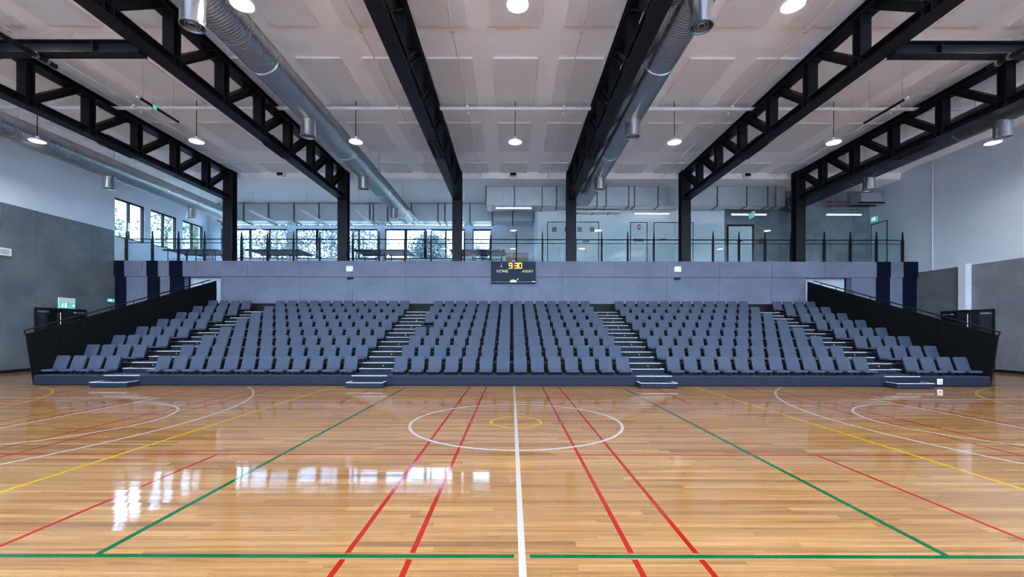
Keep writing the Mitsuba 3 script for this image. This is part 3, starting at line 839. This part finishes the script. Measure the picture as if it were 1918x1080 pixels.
# ------------------------------------------------------------------ fascia fittings
for s, px in ((-1, 655.5), (1, 1268.5)):
    side = 'left' if s < 0 else 'right'
    x = px_x(px, YF)
    b = thing('wall_box', f'small white square box on the fascia, {side} of the scoreboard', 'box', 'white boxes on the fascia')
    part(b, 'body', cbox(x - 0.155, x + 0.155, YF - 0.09, YF, 4.23, 4.49, 0.02), 'mat_white')
    part(b, 'knob', tube((x + s * -0.17, YF - 0.04, 4.36), (x + s * -0.15, YF - 0.04, 4.36), 0.03, 10), 'mat_white')
    c = thing('dome_camera', f'small dark camera under the white box {side} of the scoreboard', 'camera', 'cameras under the white boxes')
    part(c, 'base', cbox(x - 0.14, x + 0.14, YF - 0.03, YF + 0.05, 3.90, 3.975, 0.01), 'mat_dark_frame')
    part(c, 'lens', trimesh.creation.icosphere(2, 0.045).apply_translation((x, YF - 0.04, 3.93)), 'mat_black_glass', True)
b = thing('wall_box', 'white rounded box at the left edge of the left wall', 'box')
part(b, 'body', cbox(XL + 0.03, XL + 0.13, 15.4, 15.9, 4.20, 4.48, 0.02), 'mat_white')
part(b, 'lens', cbox(XL + 0.13, XL + 0.14, 15.5, 15.8, 4.25, 4.43, 0.004), 'mat_nosing')

# scoreboard
sb = thing('scoreboard', 'dark electronic scoreboard showing 9:30 at the middle of the fascia', 'scoreboard')
YSB = YF - 0.10
part(sb, 'case', cbox(-1.01, 1.02, YSB, YF, 3.70, 4.70, 0.01), 'mat_scoreboard')
part(sb, 'bottom_strip', bx(-1.0, 1.01, YSB - 0.006, YSB, 3.76, 3.785), 'mat_vent')


def lettering(text, h, italic=0.0, bold=False):
    m = meshkit.text_mesh(text, h, 0.006, bold)
    v = np.array(m.vertices)
    v[:, 0] += italic * v[:, 1]
    return v, np.array(m.faces)


part(sb, 'lettering', to_front(lettering('HOME', 0.135, 0.22), px_x(929, YSB), YSB, 4.19), 'mat_pale_lime', label='pale lime word HOME')
part(sb, 'lettering', to_front(lettering('AWAY', 0.125, 0.22), px_x(977, YSB), YSB, 4.19), 'mat_pale_lime', label='pale lime word AWAY')


SEG = {'9': 'abcdfg', '3': 'abcdg', '0': 'abcdef'}


def digit(ch, x, z, w, h, t):
    seg = {'a': (x, x + w, z + h - t, z + h), 'g': (x, x + w, z + h / 2 - t / 2, z + h / 2 + t / 2), 'd': (x, x + w, z, z + t), 'f': (x, x + t, z + h / 2, z + h),
           'b': (x + w - t, x + w, z + h / 2, z + h), 'e': (x, x + t, z, z + h / 2), 'c': (x + w - t, x + w, z, z + h / 2)}
    out = []
    for s in SEG[ch]:
        a, b, c, d = seg[s]
        out.append(cbox(a, b, YSB - 0.008, YSB, c, d, 0.004))
    return cat(*out)


AMB = emit((1.0, 0.50, 0.08), 0.30)
for ch, px in (('9', 952.8), ('3', 963.5), ('0', 970.8)):
    part(sb, 'digit', digit(ch, px_x(px, YSB), 4.37, 0.165, 0.27, 0.042), 'mat_black', label='amber glowing digit', emitter=AMB)
part(sb, 'colon', cat(*[cbox(px_x(961.2, YSB) - 0.012, px_x(961.2, YSB) + 0.018, YSB - 0.008, YSB, z, z + 0.03, 0.003) for z in (4.44, 4.54)]), 'mat_black', emitter=emit((1.0, 0.50, 0.08), 0.12))
part(sb, 'indicator', cat(cbox(-0.565, -0.53, YSB - 0.006, YSB, 4.44, 4.52, 0.003), cbox(-0.56, -0.535, YSB - 0.006, YSB, 4.56, 4.60, 0.003)), 'mat_white')
part(sb, 'logo_plate', cbox(px_x(955, YSB), px_x(967.5, YSB), YSB - 0.008, YSB, 3.745, 3.85, 0.003), 'mat_pale_lime')
part(sb, 'logo_line', bx(px_x(958.5, YSB), px_x(964, YSB), YSB - 0.006, YSB, 3.875, 3.895), 'mat_lime')
part(sb, 'switch', cbox(px_x(968.5, YSB), px_x(970.5, YSB), YSB - 0.02, YSB, 3.86, 3.93, 0.004), 'mat_white')
part(sb, 'name_plate', bx(px_x(996.5, YSB), px_x(1002.5, YSB), YSB - 0.008, YSB, 3.765, 3.80), 'mat_white')

# navy banners
for i, (a, b) in enumerate(((-18.24, -17.80), (-16.75, -16.26), (-15.72, -15.13), (16.63, 17.24), (17.85, 18.48))):
    nm = ['in the left corner', 'second from the left corner', 'right of two others on the left, beside the stand', 'nearest the stand on the right', 'in the right corner'][i]
    k = thing('fabric_banner', f'tall dark navy acoustic banner {nm}', 'banner', 'navy banners beside the stand')
    part(k, 'upper_panel', cbox(a, b, YF - 0.05, YF, ZM - 0.72, ZM, 0.008), 'mat_navy_panel')
    s = -1 if i > 2 else 1
    part(k, 'lower_panel', cbox(a + 0.0, b + (0.06 if s > 0 else 0), YF, YF + 0.045, 0.15, ZM - 0.73, 0.008), 'mat_navy_panel')

# exit signs
def running_man(w, h):
    """white figure and arrow shapes in a w x h sign"""
    from shapely.geometry import LineString
    s = h
    fig = [Point(0.53 * s, 0.78 * s).buffer(0.075 * s), LineString([(0.5 * s, 0.66 * s), (0.42 * s, 0.42 * s)]).buffer(0.06 * s),
           LineString([(0.42 * s, 0.42 * s), (0.58 * s, 0.34 * s), (0.54 * s, 0.14 * s)]).buffer(0.04 * s), LineString([(0.42 * s, 0.42 * s), (0.34 * s, 0.24 * s), (0.2 * s, 0.2 * s)]).buffer(0.04 * s),
           LineString([(0.5 * s, 0.64 * s), (0.66 * s, 0.5 * s)]).buffer(0.03 * s), LineString([(0.5 * s, 0.64 * s), (0.34 * s, 0.58 * s), (0.3 * s, 0.46 * s)]).buffer(0.03 * s),
           sbox(0.80 * s, 0.14 * s, 1.12 * s, 0.86 * s)]
    if w > 1.6 * h:
        fig += [LineString([(w - 0.5 * s, 0.5 * s), (w - 0.14 * s, 0.5 * s)]).buffer(0.05 * s), LineString([(w - 0.28 * s, 0.66 * s), (w - 0.12 * s, 0.5 * s), (w - 0.28 * s, 0.34 * s)]).buffer(0.05 * s)]
    return cat(*[extrude(g, 0.004) for g in fig])


def to_x(m, s, x, y, z):
    """xy-plane mesh -> on a side wall: s=+1 faces +X (left wall)"""
    v = np.asarray(m[0])
    if s > 0:
        return np.stack([x + v[:, 2], y + v[:, 0], z + v[:, 1]], 1), m[1]
    return np.stack([x - v[:, 2], y - v[:, 0], z + v[:, 1]], 1), m[1]


def exit_on_side(s, X, y0, y1, z0, z1, label, plate=None):
    e = thing('exit_sign', label, 'exit sign')
    w, h = y1 - y0, z1 - z0
    d = 0.05
    a, b = (X, X + d) if s > 0 else (X - d, X)
    if plate:
        part(e, 'back_plate', cbox(a, b - s * 0.02 if s > 0 else b, *plate, 0.004), 'mat_white')
    part(e, 'panel', cbox(a, b, y0, y1, z0, z1, 0.004), 'mat_sign_green', emitter=emit((0.15, 0.55, 0.6), 0.07))
    part(e, 'pictogram', to_x(running_man(w, h), s, X + s * (d + 0.0005), y0 if s > 0 else y1, z0), 'mat_white', emitter=emit((0.7, 1, 1), 0.09))


exit_on_side(1, XL + 0.03, 17.62, 18.25, 2.43, 2.68, 'lit exit sign above the black door in the left wall', (17.60, 18.28, 2.42, 2.86))
exit_on_side(1, XL + 0.03, 19.75, 20.05, 2.82, 2.96, 'small exit sign low in the left corner beside the navy banner')
exit_on_side(-1, XR, 22.35, 22.72, 7.18, 7.42, 'lit green exit sign over the door at the far right corner')
e = thing('exit_sign', 'hanging green exit sign in front of the dark framed door', 'exit sign')
ex, ey, ez = px_x(1408, 21.9), 21.9, 7.2
part(e, 'panel', cbox(ex - 0.012, ex + 0.012, ey - 0.25, ey + 0.25, ez - 0.02, ez + 0.2, 0.003), 'mat_sign_green', emitter=emit((0.2, 0.75, 0.65), 0.05))
part(e, 'bracket', cbox(ex - 0.04, ex + 0.04, ey - 0.25, ey + 0.25, ez + 0.2, ez + 0.27, 0.006), 'mat_white')
part(e, 'rod', tube((ex, ey, ez + 0.27), (ex, ey, 7.66), 0.01, 6), 'mat_galv_flat')

# ------------------------------------------------------------------ retractable stand
RY, RZ, Y0 = 0.926, 0.294, 12.34
AISLES = [(-11.53, -10.53), (-4.57, -3.57), (3.43, 4.43), (10.40, 11.40)]
SXL, SXR = -13.50, 13.38
st = thing('seating_stand', 'black eight-tier retractable seating stand facing the court', 'seating stand')
part(st, 'front_fascia', cbox(SXL, SXR, Y0, Y0 + 0.03, 0.035, RZ - 0.03, 0.004), 'mat_plinth', label='dark blue-grey front board')
part(st, 'kick_strip', bx(SXL + 0.01, SXR - 0.01, Y0 + 0.02, Y0 + 0.05, 0, 0.035), 'mat_black')
for k in range(8):
    y, z = Y0 + RY * k, RZ * (k + 1)
    y1 = y + RY if k < 7 else 20.0
    part(st, 'deck', cbox(SXL + 0.02, SXR - 0.02, y, y1 + 0.03, z - 0.03, z, 0.004), 'mat_deck')
    if k < 7:
        part(st, 'riser', bx(SXL + 0.02, SXR - 0.02, y1 + 0.015, y1 + 0.03, z, z + RZ - 0.03), 'mat_black')
    for a, b in AISLES:
        part(st, 'nosing', cbox(a, b, y - 0.012, y + 0.035, z - 0.018, z + 0.006, 0.003), 'mat_nosing', label='white step nosing')
        if k < 7:
            hs = part(st, 'half_step', cbox(a, b, y + 0.60, y1 + 0.01, z, z + RZ / 2 - 0.006, 0.004), 'mat_plinth')
            pieces = [cbox(a, b, y + 0.588, y + 0.635, z + RZ / 2 - 0.02, z + RZ / 2, 0.003)]
            if k in (0, 1, 3):
                pieces += [bx(a, a + 0.04, y + 0.635, y1 - 0.02, z + RZ / 2 - 0.006, z + RZ / 2), bx(b - 0.04, b, y + 0.635, y1 - 0.02, z + RZ / 2 - 0.006, z + RZ / 2)]
            part(hs, 'nosing', cat(*pieces), 'mat_nosing', label='white step nosing')
            part(hs, 'step_light', trimesh.creation.icosphere(1, 0.016).apply_translation(((a + b) / 2 + 0.12, y1 + 0.012, z + RZ / 2 + 0.06)), 'mat_white', True)
yb, zb_ = 19.72, RZ * 8
part(st, 'back_board', cbox(SXL, SXR, 19.95, 20.0, zb_, zb_ + 0.42, 0.005), 'mat_black', label='dark board behind the top row')
part(st, 'substructure', cat(*[bx(SXL + 0.05 + 2.6 * q, SXL + 0.15 + 2.6 * q, Y0 + 0.3 + RY * k, Y0 + 0.38 + RY * k, 0, RZ * (k + 1) - 0.03) for q in range(11) for k in range(8)]), 'mat_black', kind='stuff')

# raked side screens with handrail
def rake_z(y):
    return 1.44 + (y - 12.15) * (3.80 - 1.44) / (20.0 - 12.15)


def low_z(y):
    return max(0.03, RZ * ((y - Y0) / RY) + 0.0)


for s, X in ((-1, SXL), (1, SXR)):
    side = 'left' if s < 0 else 'right'
    sc = thing('side_screen', f'raked black side screen closing the {side} end of the stand', 'side screen')
    n = 9
    lean = 0.20
    edges_top = [12.15 + (20.0 - 12.15) * i / n for i in range(n + 1)]
    x0, x1 = (X - 0.035, X) if s < 0 else (X, X + 0.035)
    for i in range(n):
        ta, tb = edges_top[i] + 0.008, edges_top[i + 1] - 0.008
        sh = lambda t: (20.0 - t) / (20.0 - 12.15) * lean
        ba, bb = ta + sh(ta) * 1.0, min(tb + sh(tb), 20.0)
        poly = [(ba, 0.02), (bb, 0.02), (tb, rake_z(tb)), (ta, rake_z(ta))]
        v = np.array([[x, p, q] for x in (x0, x1) for p, q in poly])
        f = np.array([[0, 3, 2], [0, 2, 1], [4, 5, 6], [4, 6, 7]] + [t for a in range(4) for t in ([a, (a + 1) % 4, (a + 1) % 4 + 4], [a, (a + 1) % 4 + 4, a + 4])])
        m = trimesh.Trimesh(v, f, process=False); m.fix_normals()
        part(sc, 'screen_panel', m, 'mat_black_matt')
    xm = (x0 + x1) / 2
    part(sc, 'handrail', cat(tube((xm, 12.12, rake_z(12.12) + 0.11), (xm, 19.6, rake_z(19.6) + 0.11), 0.02, 10), tube((xm, 12.12, rake_z(12.12) + 0.11), (xm, 12.16, rake_z(12.15) - 0.02), 0.02, 10)), 'mat_black', 40)
    for yy in edges_top[1:-1]:
        part(sc, 'rail_post', tube((xm, yy, rake_z(yy) - 0.02), (xm, yy, rake_z(yy) + 0.10), 0.013, 8), 'mat_black')
sk = thing('socket_box', 'white square power outlet on the stand front, near the right end', 'power outlet')
part(sk, 'plate', cbox(11.87, 12.03, Y0 - 0.015, Y0, 0.07, 0.23, 0.006), 'mat_white')
part(sk, 'cover', cbox(11.90, 12.00, Y0 - 0.03, Y0 - 0.015, 0.10, 0.20, 0.006), 'mat_nosing')

for i, (a, b) in enumerate(AISLES):
    k = thing('step_box', f'low dark step with white edge strip at the {["far left", "centre left", "centre right", "far right"][i]} aisle', 'step', 'loose steps at the aisles')
    part(k, 'body', cbox(a - 0.005, b + 0.005, 11.92, 12.32, 0.012, 0.142, 0.006), 'mat_plinth')
    part(k, 'edge_strip', cat(cbox(a - 0.008, b + 0.008, 11.912, 11.965, 0.132, 0.148, 0.003), cbox(a - 0.008, a + 0.045, 11.965, 12.32, 0.138, 0.148, 0.003), cbox(b - 0.045, b + 0.008, 11.965, 12.32, 0.138, 0.148, 0.003)), 'mat_nosing', label='white edge strip')
    part(k, 'foot', cat(*[bx(x, x + 0.06, y, y + 0.06, 0, 0.012) for x in (a + 0.05, b - 0.11) for y in (11.97, 12.22)]), 'mat_black')

# seats
def padded(w, h, t, r, bulge):
    """rounded slab in xy centred in x, y from 0 to h, thickness t in z with softened edges"""
    rr = sbox(-w / 2 + r, r, w / 2 - r, h - r).buffer(r, quad_segs=4)
    rings = [(0.0, 0.0), (0.0, 0.0)]
    lay = [(-bulge, 0.0), (0.0, bulge), (0.0, t - bulge), (-bulge, t)]
    vs, fs = [], []
    base = np.array(rr.exterior.coords)[:-1]
    c = base.mean(0)
    n = len(base)
    for off, z in lay:
        q = np.array(rr.buffer(off, quad_segs=4).exterior.coords)[:-1] if False else c + (base - c) * np.array([(w / 2 + off) / (w / 2), (h / 2 + off) / (h / 2)])
        vs.append(np.column_stack([q, np.full(n, z)]))
    v = np.vstack(vs + [[[c[0], c[1], 0]], [[c[0], c[1], t]]])
    i = np.arange(n); j = (i + 1) % n
    f = []
    for k in range(3):
        f += [np.stack([k * n + i, k * n + j, (k + 1) * n + j], 1), np.stack([k * n + i, (k + 1) * n + j, (k + 1) * n + i], 1)]
    f += [np.stack([j, i, i * 0 + 4 * n], 1), np.stack([3 * n + i, 3 * n + j, i * 0 + 4 * n + 1], 1)]
    m = trimesh.Trimesh(v, np.vstack(f), process=False)
    m.fix_normals()
    return m


def xf(m, M):
    m = m.copy(); m.apply_transform(M); return m


tilt = math.atan2(0.15, 0.385)
# backrest: slab standing, leaning back; local x right, y depth, z up; origin on the deck's front edge
B = padded(0.388, 0.41, 0.055, 0.03, 0.012)
Mb = np.array([[1, 0, 0, 0], [0, math.sin(tilt), math.cos(tilt), 0.46], [0, math.cos(tilt), -math.sin(tilt), 0.135], [0, 0, 0, 1]], float)
back_m = xf(B, Mb); back_m.fix_normals()
S = padded(0.375, 0.37, 0.062, 0.03, 0.016)
Ms = np.array([[1, 0, 0, 0], [0, 1, 0, 0.14], [0, -0.02, 1, 0.082], [0, 0, 0, 1]], float)
cush_m = xf(S, Ms); cush_m.fix_normals()
shell = padded(0.368, 0.39, 0.02, 0.03, 0.006)
Mh = Mb.copy(); Mh[:3, 3] += [0, 0.057 * math.cos(tilt), 0.01 - 0.057 * math.sin(tilt)]
shell_m = xf(shell, Mh); shell_m.fix_normals()
brk = [cat(beam_box((sx, 0.20, 0.07), (sx, 0.60, 0.07), 0.02, 0.035), beam_box((sx, 0.56, 0.0), (sx, 0.66, 0.40), 0.022, 0.04, up=(0, 1, 0)), beam_box((sx, 0.30, 0.0), (sx, 0.42, 0.07), 0.02, 0.03, up=(0, 1, 0))) for sx in (-0.17, 0.17)]
PARTS = [('backrest', mikit.ply(back_m, 'mat_seat', 35)), ('cushion', mikit.ply(cush_m, 'mat_seat', 35)), ('back_shell', mikit.ply(shell_m, 'mat_seat_shell', 35)),
         ('bracket', mikit.ply(brk[0], 'mat_seat_bracket')), ('bracket_001', mikit.ply(brk[1], 'mat_seat_bracket'))]
BLOCKS = [(-12.53, 4, 'far-left block'), (-7.54, 12, 'centre-left block'), (-0.07, 14, 'middle block'), (7.42, 12, 'centre-right block'), (12.39, 4, 'far-right block')]
ROWN = ['front row', 'second row', 'third row', 'fourth row', 'fifth row', 'sixth row', 'seventh row', 'top row']
rest = []
for k in range(8):
    y, z = Y0 + RY * k, RZ * (k + 1)
    for bi, (cx, n, bn) in enumerate(BLOCKS):
        idx = 0
        for i in range(n):
            if k == 4 and bi == 2 and i == 0:
                continue      # one seat is missing here
            idx += 1
            x = cx + 0.5 * (i - (n - 1) / 2)
            if k < 6 or (k == 6 and bi in (1, 3)):
                key = thing('stadium_seat', f'dark navy padded seat, {ORD[idx - 1]} from left in {ROWN[k]} of {bn}', 'seat', 'navy seats of the stand')
                tw = T().translate([x, y, z])
                for nm, d in PARTS:
                    scene[key + '__' + nm] = {**d, 'to_world': tw}
            else:
                rest.append((x, y, z))
rs = thing('rear_seat', 'dark navy padded seats filling the remaining places of the top two rows', 'seats', None, 'stuff')
for nm, ms, m in (('backrests', [back_m], 'mat_seat'), ('cushions', [cush_m], 'mat_seat'), ('shells', [shell_m], 'mat_seat_shell'), ('brackets', brk, 'mat_seat_bracket')):
    base = cat(*ms)
    part(rs, nm, cat(*[(base[0] + np.array(p), base[1]) for p in rest]), m, kind='stuff')

# ------------------------------------------------------------------ outside: ground, trees, house
struct('forecourt', bx(-60, 60, -60, YN - 0.25, -0.4, -0.05), 'mat_bounce_paving', label='added pale paving outside the near wall, bouncing daylight indoors')  # unseen reflector, added to throw daylight up onto the hall ceiling
struct('ground', cat(bx(-120, 120, YB + 0.25, 160, -0.4, -0.05), bx(-120, XL - 0.25, -60, YB + 0.25, -0.4, -0.05)), 'mat_grass', label='grassy ground outside the windows')


def tree(x, y, h, r, leaf, label, n=2600, dense=1.0, size=0.11):
    t = thing('tree', label, 'tree', 'trees outside the mezzanine windows')
    part(t, 'trunk', lathe([(0.22, -0.1), (0.17, h * 0.3), (0.10, h * 0.6), (0.02, h * 0.85)], (x, y, 0), (0, 0, 1), 10), 'mat_bark', True)
    g = np.random.default_rng(int(abs(x * 131 + y * 17)))
    cl = g.normal(size=(14, 3)); cl /= np.linalg.norm(cl, axis=1)[:, None]
    cl = cl * g.uniform(0.35, 0.85, (14, 1)) * [r, r, h * 0.28] + [x, y, h * 0.70]
    k = g.integers(0, 14, n)
    p = cl[k] + g.normal(size=(n, 3)) * r * 0.24 * dense
    a = g.normal(size=(n, 3)); a /= np.linalg.norm(a, axis=1)[:, None]
    b = np.cross(a, g.normal(size=(n, 3))); b /= np.linalg.norm(b, axis=1)[:, None]
    s = size * g.uniform(0.7, 1.4, (n, 1))
    v = np.stack([p - a * s, p + b * s * 0.45, p + a * s, p - b * s * 0.45], 1).reshape(-1, 3)
    i = np.arange(n)[:, None] * 4
    f = np.vstack([i + [0, 1, 2], i + [0, 2, 3]])
    part(t, 'foliage', (v, f), leaf, kind='stuff')


tree(-27.5, 27.5, 11.6, 2.8, 'mat_leaf', 'leafy tree outside the first left wall window', 6500)
tree(-25.5, 33.5, 11.8, 2.6, 'mat_leaf', 'leafy tree outside the second left wall window', 6500)
tree(-26.2, 40.0, 12.4, 2.6, 'mat_leaf', 'leafy tree outside the third left wall window', 6500)
tree(-19.6, 36.5, 12.0, 2.9, 'mat_leaf_grey', 'open-branched tree outside the leftmost back window', 3600)
tree(-14.0, 34.0, 11.8, 2.9, 'mat_leaf_grey', 'open-branched tall tree outside the first back window', 3600, 1.2)
tree(-14.6, 43.0, 12.8, 2.9, 'mat_leaf_grey', 'open-branched tree outside the second back window', 3400, 1.1)
tree(-9.6, 50.0, 12.9, 2.9, 'mat_leaf_grey', 'rounded grey-green tree in the third back window', 12000, 1.15, 0.17)
tree(-4.2, 52.0, 11.2, 2.6, 'mat_leaf_grey', 'lower bushy tree right of the rounded one in the third back window', 10000, 1.15, 0.17)
hs = thing('house', 'pale neighbouring house outside the left wall windows', 'house')
part(hs, 'wall', bx(-40, -32, 32, 40, -0.1, 6.4), 'mat_house')
part(hs, 'roof', (np.array([[-40.5, 31.5, 6.4], [-31.5, 31.5, 6.4], [-31.5, 40.5, 6.4], [-40.5, 40.5, 6.4], [-36, 34.5, 8.0], [-36, 37.5, 8.0]]), np.array([[0, 1, 4], [1, 2, 5], [1, 5, 4], [2, 3, 5], [3, 0, 4], [3, 4, 5], [0, 2, 1], [0, 3, 2]])), 'mat_roof_tile')
for y in (33.2, 36.0):
    part(hs, 'window', bx(-32.02, -31.95, y, y + 1.4, 3.8, 5.4), 'mat_dark_frame')
